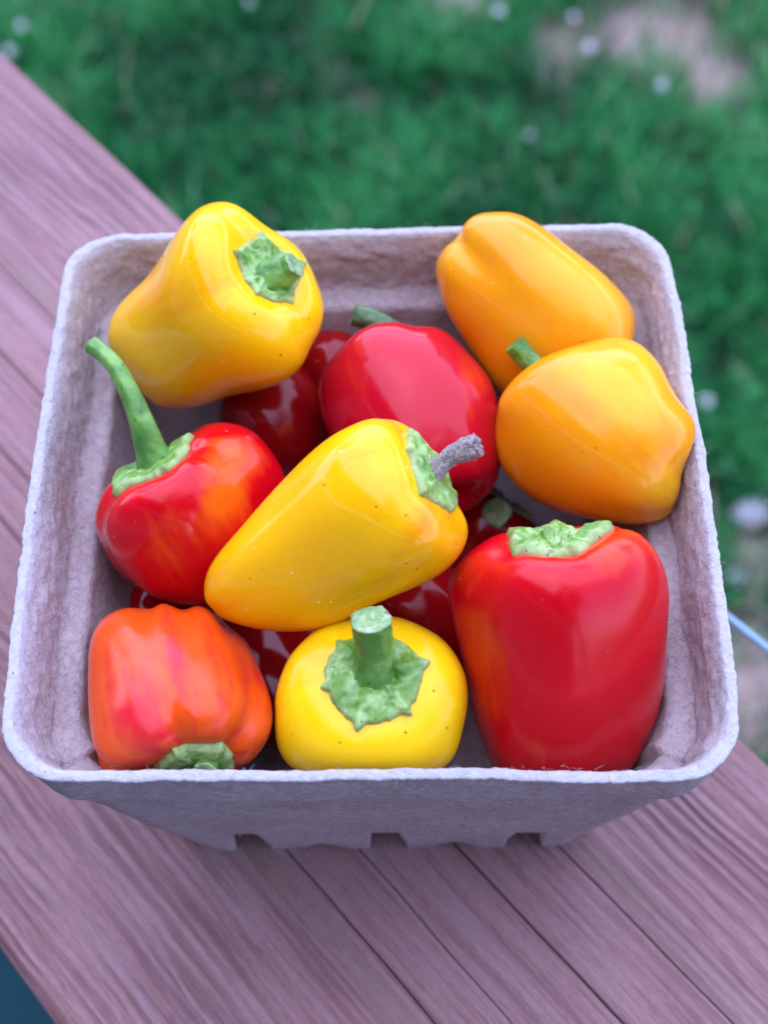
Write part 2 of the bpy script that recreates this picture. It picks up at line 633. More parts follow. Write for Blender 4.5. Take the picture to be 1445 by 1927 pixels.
tree((-9, 12, -1.1), 6.5, 2.6, 4.6, 3000, 'broad leafy tree at the far left end of the lawn', 1)
tree((7.5, 10, -1.1), 7.5, 2.9, 5.2, 3000, 'tall leafy tree at the far right end of the lawn', 2)
tree((2.5, -3.9, -1.0), 7.0, 2.5, 4.9, 5200, 'unseen leafy tree added beside the house leaning over the porch roof', 3)  # unseen; crown placed to make the mirrored roof edge ragged

# ------------------------------------------------------------------ railing
rail = empty('wooden_rail', loc(0, -0.025, BOARD_Z - 0.04))
tag(rail, 'reddish brown stained wooden rail top the pepper carton stands on', 'railing')
# board edges and the long checks that divide it, measured across the board
B_BACK, B_FRONT = 0.0458, -0.0947
cuts = [B_FRONT, -0.0411, -0.0303, -0.0149, 0.0005, B_BACK]
L0, L1 = -0.75, 0.75
for k in range(5):
    y0, y1 = cuts[k] + (0.0 if k == 0 else (0.00010, 0.00010, 0.00010, 0.00016, 0.00009)[k]), cuts[k + 1] - (0.0 if k == 4 else (0.0001, 0.0001, 0.00016, 0.00009, 0)[k])
    prof = []
    ra = 0.004 if k == 0 else 0.00035
    rb = 0.004 if k == 4 else 0.00035
    zt = BOARD_Z
    for a in np.linspace(0, math.pi / 2, 6):
        prof.append((y0 + ra - ra * math.cos(a), zt - ra + ra * math.sin(a)))
    for s in np.linspace(0, 1, 12)[1:-1]:
        prof.append((y0 + ra + (y1 - rb - y0 - ra) * s, zt))
    for a in np.linspace(0, math.pi / 2, 6):
        prof.append((y1 - rb + rb * math.sin(a), zt - rb + rb * math.cos(a)))
    prof += [(y1, zt - 0.038), (y0, zt - 0.038)]
    n = len(prof)
    V, F = [], []
    NX = 300
    for i in range(NX + 1):
        x = L0 + (L1 - L0) * i / NX
        for (py, pz) in prof:
            g = 0.0
            for ci, c in enumerate(cuts[1:-1]):
                wv = 0.0007 * nz((x, ci, 0), 14, 3.0) + 0.00025 * nz((x, ci, 0), 70, 5.0)
                if abs(py - c) < 0.0012: g += wv
            dz = 0.00025 * nz((x * 0.4, py * 6, 1), 18, k) if pz > zt - 0.005 else 0
            V.append(((x), py + g, pz + dz))
    for i in range(NX):
        for j in range(n):
            a, b = i * n + j, i * n + (j + 1) % n
            F.append((a, a + n, b + n, b))
    F.append(tuple(range(n)))
    F.append(tuple(range(NX * n + n - 1, NX * n - 1, -1)))
    m = bpy.data.meshes.new('plank')
    m.from_pydata(V, [], F)
    m.polygons.foreach_set('use_smooth', [True] * len(m.polygons))
    m.materials.append(WOOD)
    o = bpy.data.objects.new('plank', m)
    COL.objects.link(o)
    o.parent = rail
    o.matrix_parent_inverse = rail.matrix_world.inverted()
    o.matrix_world = Matrix.Rotation(ANG, 4, 'Z')
    md = o.modifiers.new('edges', 'EDGE_SPLIT')
    md.split_angle = math.radians(50)
for a in (-0.62, 0.66):
    bxo('post', loc(a, -0.025, -0.545), (0.088, 0.088, 0.876), WOOD, rail, 0.003)
bxo('lower_rail', loc(0, -0.025, -0.85), (1.14, 0.038, 0.088), WOOD, rail, 0.003)


# ------------------------------------------------------------------ carton
def sq_outline(n, half, rad):
    """points of a rounded square, equal steps, starting mid front edge"""
    s = half - rad
    arc = rad * math.pi / 2
    per = 4 * (2 * s + arc)
    pts = []
    for i in range(n):
        d = (i / n) * per + s
        k = int(d // (2 * s + arc)) % 4
        e = d - (d // (2 * s + arc)) * (2 * s + arc)
        if e < 2 * s:
            x, y, nx, ny = -s + e, -half, 0, -1
        else:
            a = (e - 2 * s) / rad - math.pi / 2
            x, y, nx, ny = s + rad * math.cos(a), -s + rad * math.sin(a), math.cos(a), math.sin(a)
        for _ in range(k):
            x, y = -y, x
            nx, ny = -ny, nx
        pts.append((x, y, nx, ny))
    return pts


HW = 0.0575
SHX = 0.0022
H = -BOARD_Z                                   # rim to board
FLOOR = -H + 0.0200
corner_px = [(-4, 1468), (1400, 1466), (1246, 419), (137, 441)]
corner_w = [at_z(u, v, 0.0) for u, v in corner_px]


def fit_square(x, y, z):
    """the carton is a little out of square, more at the rim than at the foot"""
    k = min(1.0, max(0.0, 1 + z / H))
    a, b = (x / HW + 1) / 2, (y / HW + 1) / 2
    t = (corner_w[0] * (1 - a) * (1 - b) + corner_w[1] * a * (1 - b) + corner_w[2] * a * b + corner_w[3] * (1 - a) * b)
    bow = 0.0014 * (1 - min(1, (y / HW) ** 2)) * (x / HW) * k
    return np.array([x + (t[0] - x) * k + SHX * (1 - k) + bow, y + (t[1] - y) * k, z])


def notch(c):
    """height of the foot line above the board along one side, c measured from its middle"""
    h = 0.0
    for x0 in (-0.0265, 0.0, 0.0265):
        d = abs(c - x0 - 0.0005)
        h = max(h, 0.0180 * max(0, min(1, (0.0036 - d) / 0.0012)))
    for x0 in (-0.0125, 0.0130):
        d = abs(c - x0)
        h = max(h, 0.0050 * (0.5 + 0.5 * math.cos(min(1, d / 0.0055) * math.pi)))
    return h


def front_ease(z):
    """the ledge is pressed flatter along the front side"""
    return float(np.interp(z, [-0.046, -0.018, -0.0135, -0.0105, -0.003, -0.001], [0, 0.0028, 0.0028, 0.0008, 0.0006, 0]))


def make_carton():
    root = empty('pepper_carton', (0, 0, -H))
    tag(root, 'square grey brown moulded pulp carton full of peppers on the wooden rail', 'carton')
    # (half width, corner radius, z, rim weight) down the outside, over the rim and down the inside
    prof = [(0.0425, 0.0105, -H, 0), (0.0427, 0.0105, -H + 0.001, 0), (0.0446, 0.0104, -H + 0.010, 0), (0.0485, 0.0102, -0.043, 0), (0.0516, 0.0100, -0.028, 0),
            (0.0540, 0.0098, -0.0165, 0), (0.0546, 0.0097, -0.0140, 0), (0.0559, 0.0098, -0.0124, 0),
            (0.0565, 0.0100, -0.0085, 0), (0.0569, 0.0102, -0.0046, 0), (0.0570, 0.0103, -0.0026, 0),
            (0.0573, 0.0104, -0.0014, 0.3), (0.05755, 0.0104, -0.0009, 0.8), (0.0577, 0.0104, -0.0003, 1), (0.0574, 0.0103, 0.0000, 1), (0.0566, 0.0100, 0.00005, 1),
            (0.0561, 0.0099, -0.0001, 1), (0.0558, 0.0098, -0.0005, 0.9), (0.0552, 0.0097, -0.0016, 0.3), (0.0543, 0.0094, -0.0038, 0.0), (0.0538, 0.0094, -0.0062, 0),
            (0.0530, 0.0096, -0.0102, 0), (0.0524, 0.0098, -0.0119, 0), (0.0508, 0.0100, -0.0130, 0), (0.0490, 0.0103, -0.0140, 0), (0.0482, 0.0106, -0.0172, 0.0),
            (0.0456, 0.011, -0.030, 0), (0.0437, 0.0115, -0.040, 0), (0.0424, 0.012, FLOOR + 0.004, 0),
            (0.0400, 0.012, FLOOR + 0.001, 0), (0.034, 0.012, FLOOR, 0), (0.0201, 0.009, FLOOR, 0), (0.002, 0.0009, FLOOR, 0)]
    P = catmull(prof, 150)
    P[:, 1] = np.maximum(P[:, 1], 0.0004)
    P[:, 3] = np.clip(P[:, 3], 0, 1)
    NP = 880
    V, A = [], []
    for i, (hw, rd, z, rw) in enumerate(P):
        out = i < 68
        for j, (x, y, nx, ny) in enumerate(sq_outline(NP, hw, rd)):
            zz = z
            side = x if abs(ny) > abs(nx) else y
            if out and z < -H + 0.024:
                nt_ = notch(side + 0.0006 * nz((x, y, 0), 260)) * (1 if min(abs(nx), abs(ny)) < 0.3 else 0)
                if z < -H + nt_: zz = -H + nt_ + (z + H) * 0.02
            q = (x, y, z * 1.0)
            inner = (not out) and z < -0.001
            d = 0.00040 * nz(q, 55, 1) + 0.00020 * nz(q, 260, 2) + 0.00010 * nz(q, 900, 3)
            if inner and z > -0.013:                   # crumpled band under the rim
                wgt = min(1, (-z) / 0.003)
                d += 0.00042 * wgt * (0.5 - abs(nz((x * 0.45, y * 0.45, z * 1.6), 330, 6))) + 0.00024 * wgt * nz(q, 480, 8)
            if inner and z < -0.013:
                d += 0.0004 * nz((x, y, z * 0.3), 170, 9)
            if rw > 0.3:
                d += 0.00012 * rw * nz((x, y, 0), 330, 4) + 0.00022 * rw * nz((x, y, 0), 1100, 5)
                zz += rw * (0.0005 * nz((x, y, 0), 40, 7) + 0.00012 * nz((x, y, 0), 350, 8))
            if not out and ny < -0.7:
                d += front_ease(z) * (-ny)
            g = fit_square(x + nx * d, y + ny * d, zz)
            V.append(g)
            A.append(min(1, max(0, rw)))
    F = grid_faces(len(P), NP)
    F.append(tuple(range((len(P) - 1) * NP, len(P) * NP)))
    body = mesh_obj('body', V, F, PULP, root, attrs={'rim': A})
    # underside of the raised floor
    V, F = [], []
    rings = [(0.0455, 0.0105, -H + 0.0190), (0.0385, 0.0105, -H + 0.0186), (0.0365, 0.0105, -H + 0.0186), (0.002, 0.0009, -H + 0.0186)]
    for hw, rd, z in rings:
        for (x, y, nx, ny) in sq_outline(160, hw, rd):
            V.append(fit_square(x, y, z))
    F = grid_faces(4, 160)
    F.append(tuple(range(480, 640)))
    mesh_obj('underside', V, F, PULP, root, attrs={'rim': [0] * len(V)})
    # torn shreds hanging in the foot openings
    V, F = [], []
    for s, (dx, dy) in enumerate(((0, -1), (1, 0), (0, 1), (-1, 0))):
        for x0 in (-0.0265, 0.0, 0.0265):
            for _ in range(7):
                c = x0 + random.uniform(-0.0032, 0.0036)
                zt = -H + 0.0186
                ln = random.uniform(0.002, 0.0070)
                hw = 0.0447 + random.uniform(-0.0012, 0.0)
                px, py = (c, dy * hw) if dx == 0 else (dx * hw, c)
                wdt = random.uniform(0.0002, 0.0006)
                o = len(V)
                for k in range(4):
                    t = k / 3
                    ox, oy = random.uniform(-.0004, .0004), random.uniform(-.0004, .0004)
                    for sgn in (-1, 1):
                        ww = wdt * (1 - 0.6 * t) * sgn
                        for th in (0, 0.0004):
                            V.append((px + (ww if dx == 0 else th) + ox, py + (th if dx == 0 else ww) + oy, zt - ln * t))
                for k in range(3):
                    a = o + k * 4
                    for (p, q) in ((0, 1), (1, 3), (3, 2), (2, 0)):
                        F.append((a + p, a + q, a + q + 4, a + p + 4))
    sh = mesh_obj('torn_shreds', V, F, PULP, root, attrs={'rim': [0.4] * len(V)})
    sh['kind'] = 'stuff'
    # loose paper fibres standing off the rim
    V, F = [], []
    out = sq_outline(4000, 0.0568, 0.0103)
    for _ in range(900):
        x, y, nx, ny = out[random.randrange(4000)]
        b = fit_square(x + nx * random.uniform(-0.0014, 0.0008), y + ny * random.uniform(-0.0014, 0.0008), random.uniform(-0.0006, 0.0004))
        d = np.array([random.gauss(0, 1) + nx * .4, random.gauss(0, 1) + ny * .4, random.gauss(0.3, .5)])
        d /= np.linalg.norm(d)
        ln = random.uniform(0.0004, 0.0013)
        e = np.cross(d, [0.1, 0.2, 1.0]); e /= np.linalg.norm(e)
        e2 = np.cross(d, e)
        bend = np.array([random.gauss(0, 1) for _ in range(3)]) * 0.3
        o = len(V)
        for k in range(4):
            t = k / 3
            c = b + (d * t + bend * t * t) * ln
            rr = 0.000035 * (1 - 0.6 * t)
            for j in range(3):
                a = j * 2.094
                V.append(c + (e * math.cos(a) + e2 * math.sin(a)) * rr)
        F.extend(grid_faces(4, 3, True, o))
    fb = mesh_obj('loose_fibres', V, F, PULP, root, attrs={'rim': [1.0] * len(V)})
    fb['kind'] = 'stuff'


make_carton()

# ------------------------------------------------------------------ peppers
NT, NPH = 110, 168
PROFILES = {
    # (axial, radial): from the stem dimple over the shoulder to the blossom end
    'bell': [(0.80, 0.0), (0.83, 0.16), (0.93, 0.42), (0.97, 0.66), (0.84, 0.90), (0.50, 1.0), (0.0, 0.97), (-0.45, 0.90),
             (-0.80, 0.74), (-0.97, 0.50), (-0.95, 0.24), (-0.88, 0.08), (-0.86, 0.0)],
    'round': [(0.86, 0.0), (0.88, 0.16), (0.93, 0.40), (0.90, 0.66), (0.72, 0.90), (0.34, 1.0), (-0.1, 0.98), (-0.50, 0.85),
              (-0.82, 0.58), (-0.97, 0.28), (-0.99, 0.10), (-0.98, 0.0)],
    'cone': [(0.90, 0.0), (0.91, 0.2), (0.95, 0.45), (0.92, 0.72), (0.76, 0.95), (0.42, 1.0), (0.0, 0.89), (-0.42, 0.74),
             (-0.78, 0.54), (-0.96, 0.28), (-1.0, 0.1), (-1.0, 0.0)],
}


def poly_radius(poly, c, th):
    """distance from c to the closed polygon along direction th (outermost hit)"""
    P = np.array(poly, float)
    A, B = P, np.roll(P, -1, 0)
    d = np.array([math.cos(th), math.sin(th)])
    best = 0
    for a, b in zip(A, B):
        e = b - a
        den = d[0] * e[1] - d[1] * e[0]
        if abs(den) < 1e-9: continue
        w_ = a - c
        t = (w_[0] * e[1] - w_[1] * e[0]) / den
        s = (w_[0] * d[1] - w_[1] * d[0]) / den
        if 0 <= s <= 1 and t > best: best = t
    return best


def closed_smooth(poly):
    P = np.array(poly, float)
    n = len(P)
    out = []
    for i in range(n):
        a, b, c, d = P[(i - 1) % n], P[i], P[(i + 1) % n], P[(i + 2) % n]
        for k in range(5):
            t = k / 5
            out.append(0.5 * (2 * b + (c - a) * t + (2 * a - 5 * b + 4 * c - d) * t * t + (3 * b - a - 3 * c + d) * t ** 3))
    return np.array(out)


def pepper(label, c, z, pole, front, hl, R, mat, prof='bell', lobes=3, amp=0.10, phase=0.0, outline=None, flat=1.0,
           calyx=None, stem=None, ripe=(), seed=1, group='mini peppers in the pulp carton', wob=0.035, gw=0.33, cal_mat=None, streaky=0.35, smooth=7):
    cu, cv = c
    C = at_z(cu, cv, z)
    d0 = (C - CAM) @ FX
    s = d0 / FPX
    ZC = -FX
    hp = hl * PROFILES[prof][0][0]
    dx, dy = (pole[0] - cu) / hp, -(pole[1] - cv) / hp
    q = dx * dx + dy * dy
    if q > 0.985:
        k_ = math.sqrt(0.985 / q); dx *= k_; dy *= k_; q = 0.985
    a = RX * dx + UX * dy + ZC * front * math.sqrt(1 - q)
    e1 = np.cross(a, UX + 0.01 * RX); e1 /= np.linalg.norm(e1)
    e2 = np.cross(a, e1)
    PR = catmull(PROFILES[prof], NT)
    PR[:, 1] = np.maximum(PR[:, 1], 0)
    PR[0, 1] = PR[-1, 1] = 0.0
    ph = np.arange(NPH) / NPH * 2 * math.pi
    tt = np.linspace(0, 1, NT)
    r_ = random.Random(seed)
    offs = [r_.uniform(-.22, .22) for _ in range(lobes)]
    amps = [amp * r_.uniform(0.6, 1.35) for _ in range(lobes)]
    endw = 0.35 + 0.65 * np.abs(PR[:, 0]) ** 1.6
    G = np.zeros((NT, NPH, 3))
    for i in range(NT):
        ax_, rd = PR[i]
        groove = np.zeros(NPH)
        for k in range(lobes):
            g0 = phase + 2 * math.pi * k / lobes + offs[k]
            dd = (ph - g0 + math.pi) % (2 * math.pi) - math.pi
            groove += amps[k] * np.exp(-(dd / gw) ** 2)
        rr = rd * R * (1 - groove * endw[i])
        zz = ax_ * hl * (1 - 0.55 * groove * np.clip(rd * 1.6, 0, 1) * (abs(ax_) > 0.4))
        pts = (C + a * (zz * s)[:, None] + (e1 * np.cos(ph)[:, None] * flat + e2 * np.sin(ph)[:, None]) * (rr * s)[:, None])
        G[i] = pts
    # slow irregular swellings
    sc = 1.0 / (R * s)
    for i in range(NT):
        for j in range(NPH):
            dvec = G[i, j] - C
            G[i, j] = C + dvec * (1 + wob * (1.6 * nz(dvec, 1.1 * sc, seed * 3.1) + 0.16 * nz(dvec, 2.6 * sc, seed * 5.3)))
    # shape to the traced outline of this pepper
    warps = []
    NB = 144
    if outline is not None:
        poly = closed_smooth(outline)
        cen = np.array([cu, cv], float)
        Rt = np.array([poly_radius(poly, cen, -math.pi + (k + .5) / NB * 2 * math.pi) for k in range(NB)])
        for it, (sig, pw) in enumerate(((7.0, 1.6), (3.5, 2.4), (1.3, 4.5))):
            U, Vv, D = project(G.reshape(-1, 3))
            th = np.arctan2(Vv - cv, U - cu)
            rad = np.hypot(U - cu, Vv - cv)
            b = np.clip(((th + math.pi) / (2 * math.pi) * NB).astype(int), 0, NB - 1)
            Rm = np.zeros(NB)
            np.maximum.at(Rm, b, rad)
            Rm = (np.roll(Rm, 1) + np.roll(Rm, -1) + 2 * Rm) / 4
            S = ring_blur(np.clip(Rt / Rm, 0.4, 2.2), sig)
            G = warp(G.reshape(-1, 3), cu, cv, S, ring_blur(Rm, 3), NB, pw).reshape(NT, NPH, 3)
            if it < 2: G = relax(G, smooth)
    G = relax(inside_carton(G.reshape(-1, 3)).reshape(NT, NPH, 3), 3)
    root = empty('pepper', C)
    tag(root, label, 'pepper', group)
    V = G.reshape(-1, 3)
    U, Vv, D = project(V)
    rp = np.full(len(V), 0.0)
    for (bu, bv, br, am) in ripe:
        rp += am * np.exp(-((U - bu) ** 2 + (Vv - bv) ** 2) / br ** 2)
    st = np.zeros((NT, NPH))
    for i in range(NT):
        for j in range(NPH):
            st[i, j] = nz((math.cos(ph[j]) * 1.6, math.sin(ph[j]) * 1.6, i / NT * 1.4), 2.2, seed) + 0.6 * nz((math.cos(ph[j]) * 1.6, math.sin(ph[j]) * 1.6, i / NT * 1.8), 9.0, seed + 5)
    rp = rp + streaky * st.reshape(-1)
    O = [tuple(p) for p in V]
    F = grid_faces(NT, NPH)
    # outward winding
    if np.dot(np.cross(G[40, 1] - G[40, 0], G[41, 0] - G[40, 0]), G[40, 0] - C) < 0:
        F = [f[::-1] for f in F]
    body = mesh_obj('flesh', O, F, mat, root, attrs={'ripe': rp})
    pole3 = G[0].mean(0)
    # normals of the surface
    dph = np.roll(G, -1, 1) - np.roll(G, 1, 1)
    dt = np.gradient(G, axis=0)
    Nn = np.cross(dph, dt)
    Nn /= np.linalg.norm(Nn, axis=-1)[..., None] + 1e-12
    if ((Nn[40] * (G[40] - C)).sum(-1)).mean() < 0: Nn = -Nn
    Nn[0] = Nn[2].mean(0) / np.linalg.norm(Nn[2].mean(0))
    if calyx:
        cr = calyx.get('r', 80) * s
        pts_n = calyx.get('points', 5)
        rot = calyx.get('rot', 0.0)
        puff = calyx.get('puff', 1.0) * 0.001
        arc = np.concatenate([[0], np.cumsum(np.linalg.norm(np.diff(G, axis=0), axis=-1).mean(1))])
        arcj = np.concatenate([np.zeros((1, NPH)), np.cumsum(np.linalg.norm(np.diff(G, axis=0), axis=-1), axis=0)])
        NR, NC = 30, 120
        cV, cE = [], []
        lens = [r_.uniform(0.82, 1.15) for _ in range(pts_n)]
        for i in range(NR + 2):
            rho = min(1.0, i / (NR - 1))
            for j in range(NC):
                th = j / NC * 2 * math.pi
                x = (th - rot) / (2 * math.pi) * pts_n
                k = int(math.floor(x + 0.5)) % pts_n
                f = abs(x - math.floor(x + 0.5)) * 2
                star = (0.88 + 0.10 * max(0, 1 - f) ** 1.2 + (0.16 * max(0, 1 - f * 4.0) ** 1.3)) * (lens[k] * (1 - f) + 1.0 * f)
                star *= 1 + 0.05 * nz((math.cos(th), math.sin(th), seed), 5) + 0.02 * nz((math.cos(th), math.sin(th), seed), 17)
                rr = rho * star * cr
                jj = th / (2 * math.pi) * NPH
                j0 = int(jj) % NPH
                fj = jj - int(jj)
                j1 = (j0 + 1) % NPH
                def on(jx):
                    t = np.interp(rr, arcj[:, jx], np.arange(NT))
                    t0 = min(int(t), NT - 2)
                    ft = t - t0
                    return (G[t0, jx] * (1 - ft) + G[t0 + 1, jx] * ft, Nn[t0, jx] * (1 - ft) + Nn[t0 + 1, jx] * ft)
                p0, n0 = on(j0)
                p1, n1 = on(j1)
                p = p0 * (1 - fj) + p1 * fj
                nn = n0 * (1 - fj) + n1 * fj
                nn = nn / np.linalg.norm(nn)
                ridge = 0.5 + 0.5 * math.cos(x * 2 * math.pi)
                h = puff * (0.55 + 0.9 * (1 - rho ** 2.2)) * (0.85 + 0.3 * ridge * rho)
                lump = nz((p - C), 520, seed) * 0.00075 + nz((p - C), 1300, seed) * 0.0003
                lump += 0.00045 * (0.4 - abs(nz((p - C), 330, seed + 3)) * 2)
                h += lump * min(1, rho * 2) * (1 - rho ** 6) * calyx.get('rough', 1.0)
                h -= calyx.get('sink', 0.0) * 0.001 * math.exp(-(rho / 0.3) ** 2)
                if i >= NR - 1: h = (0.00030, 0.00004, -0.0006)[i - NR + 1]
                cV.append(p + nn * h)
                cE.append(max(0, (rho - 0.86) / 0.14) if i < NR + 1 else 1)
        cF = grid_faces(NR + 2, NC)
        cF = [f for f in cF]
        if np.dot(np.cross(cV[10 * NC + 1] - cV[10 * NC], cV[11 * NC] - cV[10 * NC]), Nn[0, 0]) < 0:
            cF = [f[::-1] for f in cF]
        mesh_obj('calyx', cV, cF, cal_mat or G_CALYX, root, attrs={'edge': cE})
    if stem:
        # stem = list of (u, v, pixels towards the viewer from the pole, radius px)
        dP = (pole3 - CAM) @ FX
        pts = []
        U0, V0, D0 = project(pole3[None])
        start = stem.get('start')
        first = (U0[0], V0[0], 0.0) if start is None else start
        if start is None:
            base = pole3 - Nn[0, 0] * 0.001
        else:
            base = at_depth(start[0], start[1], dP - start[2] * s)
        r0 = stem['r'][0] * s
        pts.append(base)
        for (u, v, dz) in stem['pts']:
            pts.append(at_depth(u, v, dP - dz * s))
        pts = catmull(np.array(pts), 36)
        radii = np.interp(np.linspace(0, 1, 36), np.linspace(0, 1, len(stem['r'])), stem['r']) * s
        tube('stem', pts, radii, stem.get('mat', G_STEM), root, seed, stem.get('cut', True), stem.get('cutmat', G_CUT), stem.get('rough', 1.0))
    return root


def ring_blur(a, sig):
    n = len(a)
    k = np.arange(n)
    k = np.minimum(k, n - k)
    w_ = np.exp(-0.5 * (k / sig) ** 2)
    w_ /= w_.sum()
    return np.real(np.fft.ifft(np.fft.fft(a) * np.fft.fft(w_)))


def relax(G, n):
    """even out creases without moving the two ends"""
    for _ in range(n):
        A = (np.roll(G, 1, 1) + np.roll(G, -1, 1)) * 0.5
        B = G.copy()
        B[1:-1] = (G[:-2] + G[2:]) * 0.5
        N = G * 0.4 + A * 0.3 + B * 0.3
        keep = np.ones(len(G)); keep[:6] = 0; keep[-6:] = 0
        G = np.where(keep[:, None, None] > 0, N, G)
    return G


def inside_carton(V):
    """a pepper pressed against the carton wall flattens there"""
    V = V.copy()
    hwz = np.interp(V[:, 2], [-0.0582, -0.044, -0.030, -0.0172, -0.0140, -0.0130, -0.0119, -0.0102, -0.0038, 0.0],
                    [0.040, 0.0430, 0.0456, 0.0482, 0.0490, 0.0508, 0.0524, 0.0530, 0.0543, 0.0555])
    k = np.clip(1 + V[:, 2] / H, 0, 1)
    x0 = SHX * (1 - k)
    inside = V[:, 2] < 0.0005
    soft = 0.0006
    hwf = hwz + np.interp(V[:, 2], [-0.046, -0.018, -0.0135, -0.0105, -0.003, -0.001], [0, 0.0028, 0.0028, 0.0008, 0.0006, 0])
    for c, off in ((0, x0), (1, 0 * x0)):
        q = V[:, c] - off
        lim = (np.where(q < 0, hwf, hwz) if c == 1 else hwz + 0.0015) - 0.0004
        over = np.abs(q) - (lim - soft)
        push = np.where(over > 0, (lim - soft) + soft * (1 - np.exp(-np.maximum(over, 0) / soft)), np.abs(q))
        V[:, c] = np.where(inside & (over > 0), np.sign(q) * push + off, V[:, c])
    V[:, 2] = np.maximum(V[:, 2], FLOOR + 0.0006)
    return V


def warp(V, cu, cv, S, Rm, NB, pw=1.5):
    U, Vv, D = project(V)
    th = np.arctan2(Vv - cv, U - cu)
    rad = np.hypot(U - cu, Vv - cv)
    x = (th + math.pi) / (2 * math.pi) * NB - 0.5
    i0 = np.floor(x).astype(int)
    f = x - i0
    s_ = S[i0 % NB] * (1 - f) + S[(i0 + 1) % NB] * f
    rm = Rm[i0 % NB] * (1 - f) + Rm[(i0 + 1) % NB] * f
    sm = S.mean()
    wgt = np.clip(rad / rm, 0, 1.05) ** pw
    k = sm + (s_ - sm) * wgt
    U2, V2 = cu + (U - cu) * k, cv + (Vv - cv) * k
    return CAM + (FX[None] + np.outer((U2 - 722.5) / FPX, RX) - np.outer((V2 - 963.5) / FPX, UX)) * D[:, None]


def tube(name, pts, radii, mat, parent, seed=0, cut=True, cutmat=None, rough=1.0, flutes=5):
    n, m = len(pts), 40
    T = np.gradient(pts, axis=0)
    T /= np.linalg.norm(T, axis=1)[:, None]
    e = np.cross(T[0], [0.31, 0.2, 0.9]); e /= np.linalg.norm(e)
    V, E = [], []
    for i in range(n):
        e = e - T[i] * (e @ T[i]); e /= np.linalg.norm(e)
        g = np.cross(T[i], e)
        for j in range(m):
            th = j / m * 2 * math.pi
            rr = radii[i] * (1 + 0.03 * math.cos(flutes * th + i * 0.05) + 0.10 * rough * nz((math.cos(th) * 1.2, math.sin(th) * 1.2, i * 0.08), 1.3, seed)
                             + 0.04 * rough * nz((math.cos(th) * 4, math.sin(th) * 4, i * 0.3), 1.0, seed)
                             + 0.16 * min(1.2, rough) * (abs(nz((math.cos(th) * 2.6, math.sin(th) * 2.6, i * 0.03), 1.0, seed + 2)) - 0.2))
            V.append(pts[i] + (e * math.cos(th) + g * math.sin(th)) * rr)
            E.append(0)
    F = grid_faces(n, m)
    o = mesh_obj(name, V, F, mat, parent, attrs={'edge': E})
    if cut:
        c = pts[-1]
        ring = [np.array(V[(n - 1) * m + j]) for j in range(m)]
        cV, cE = [], []
        for q, h in ((1.0, 0.0), (1.03, 0.00018), (0.9, 0.00035), (0.62, 0.00018), (0.42, 0.00030), (0.30, 0.00012), (0.06, 0.00020)):
            for j in range(m):
                jag = 0.00025 * nz((j * 0.4, q * 3, 0), 1.0, seed) * rough
                cV.append(c + (ring[j] - c) * q + T[-1] * (h + jag))
                cE.append(0)
        cF = grid_faces(7, m)
        cF.append(tuple(range(6 * m, 7 * m)))
        mesh_obj('cut_end', cV, cF, cutmat or G_CUT, o, attrs={'edge': cE})
    return o


YEL, YOR = (0.93, 0.51, 0.003), (0.90, 0.29, 0.003)
ORG, ORY = (0.82, 0.26, 0.005), (0.84, 0.40, 0.008)
RED, RDO = (0.60, 0.002, 0.008), (0.78, 0.07, 0.003)
M1 = mat_pepper('yellow_skin_a', YEL, YOR, 1.1)
M2 = mat_pepper('orange_skin_a', (0.84, 0.31, 0.006), ORY, 2.3, 0.5, 0.15)
M3 = mat_pepper('orange_skin_b', (0.84, 0.29, 0.005), (0.85, 0.43, 0.008), 3.2, 0.5, 0.15)
M4 = mat_pepper('red_skin_a', (0.50, 0.003, 0.016), RDO, 4.2, 0.2)
M5 = mat_pepper('yellow_skin_b', (0.93, 0.49, 0.003), YOR, 5.9, 0.9)
M6 = mat_pepper('red_skin_b', RED, (0.78, 0.12, 0.004), 6.4, 0.3)
M7 = mat_pepper('orange_red_skin', (0.72, 0.075, 0.005), (0.62, 0.010, 0.020), 7.5, 0.3, 0.21, 0.3)
M8 = mat_pepper('lemon_skin', (0.92, 0.60, 0.004), (0.90, 0.46, 0.004), 8.1, 1.0, 0.2)
M9 = mat_pepper('red_skin_c', RED, RDO, 9.3, 0.3, 0.21)
MD = mat_pepper('red_skin_gap_shade', (0.27, 0.003, 0.005), (0.34, 0.02, 0.003), 10.4, 0.2)  # red darkened in its colour to deepen the shaded gaps

# --- upper left yellow
pepper('large yellow pepper in the back left corner with a green calyx facing right', (405, 585), 0.002, (517, 530), 1, 225, 190, M1,
       'bell', 4, 0.06, 0.5,
       [(407, 379), (436, 381), (465, 396), (499, 423), (533, 444), (562, 466), (584, 500), (600, 539), (609, 573), (608, 602), (596, 636),
        (583, 652), (577, 675), (557, 701), (523, 725), (484, 737), (436, 744), (402, 758), (368, 767), (329, 770), (296, 764), (266, 738),
        (233, 694), (208, 655), (202, 626), (213, 587), (242, 551), (276, 520), (300, 486), (320, 452), (344, 418), (372, 389)],
       calyx=dict(r=76, points=5, rot=0.9, puff=1.2),
       stem=dict(pts=[(535, 510, 16), (553, 498, 26)], r=[44, 30, 24, 24]),
       ripe=[(310, 560, 70, 0.65), (400, 525, 50, 0.4), (580, 600, 50, 0.25)], seed=3)

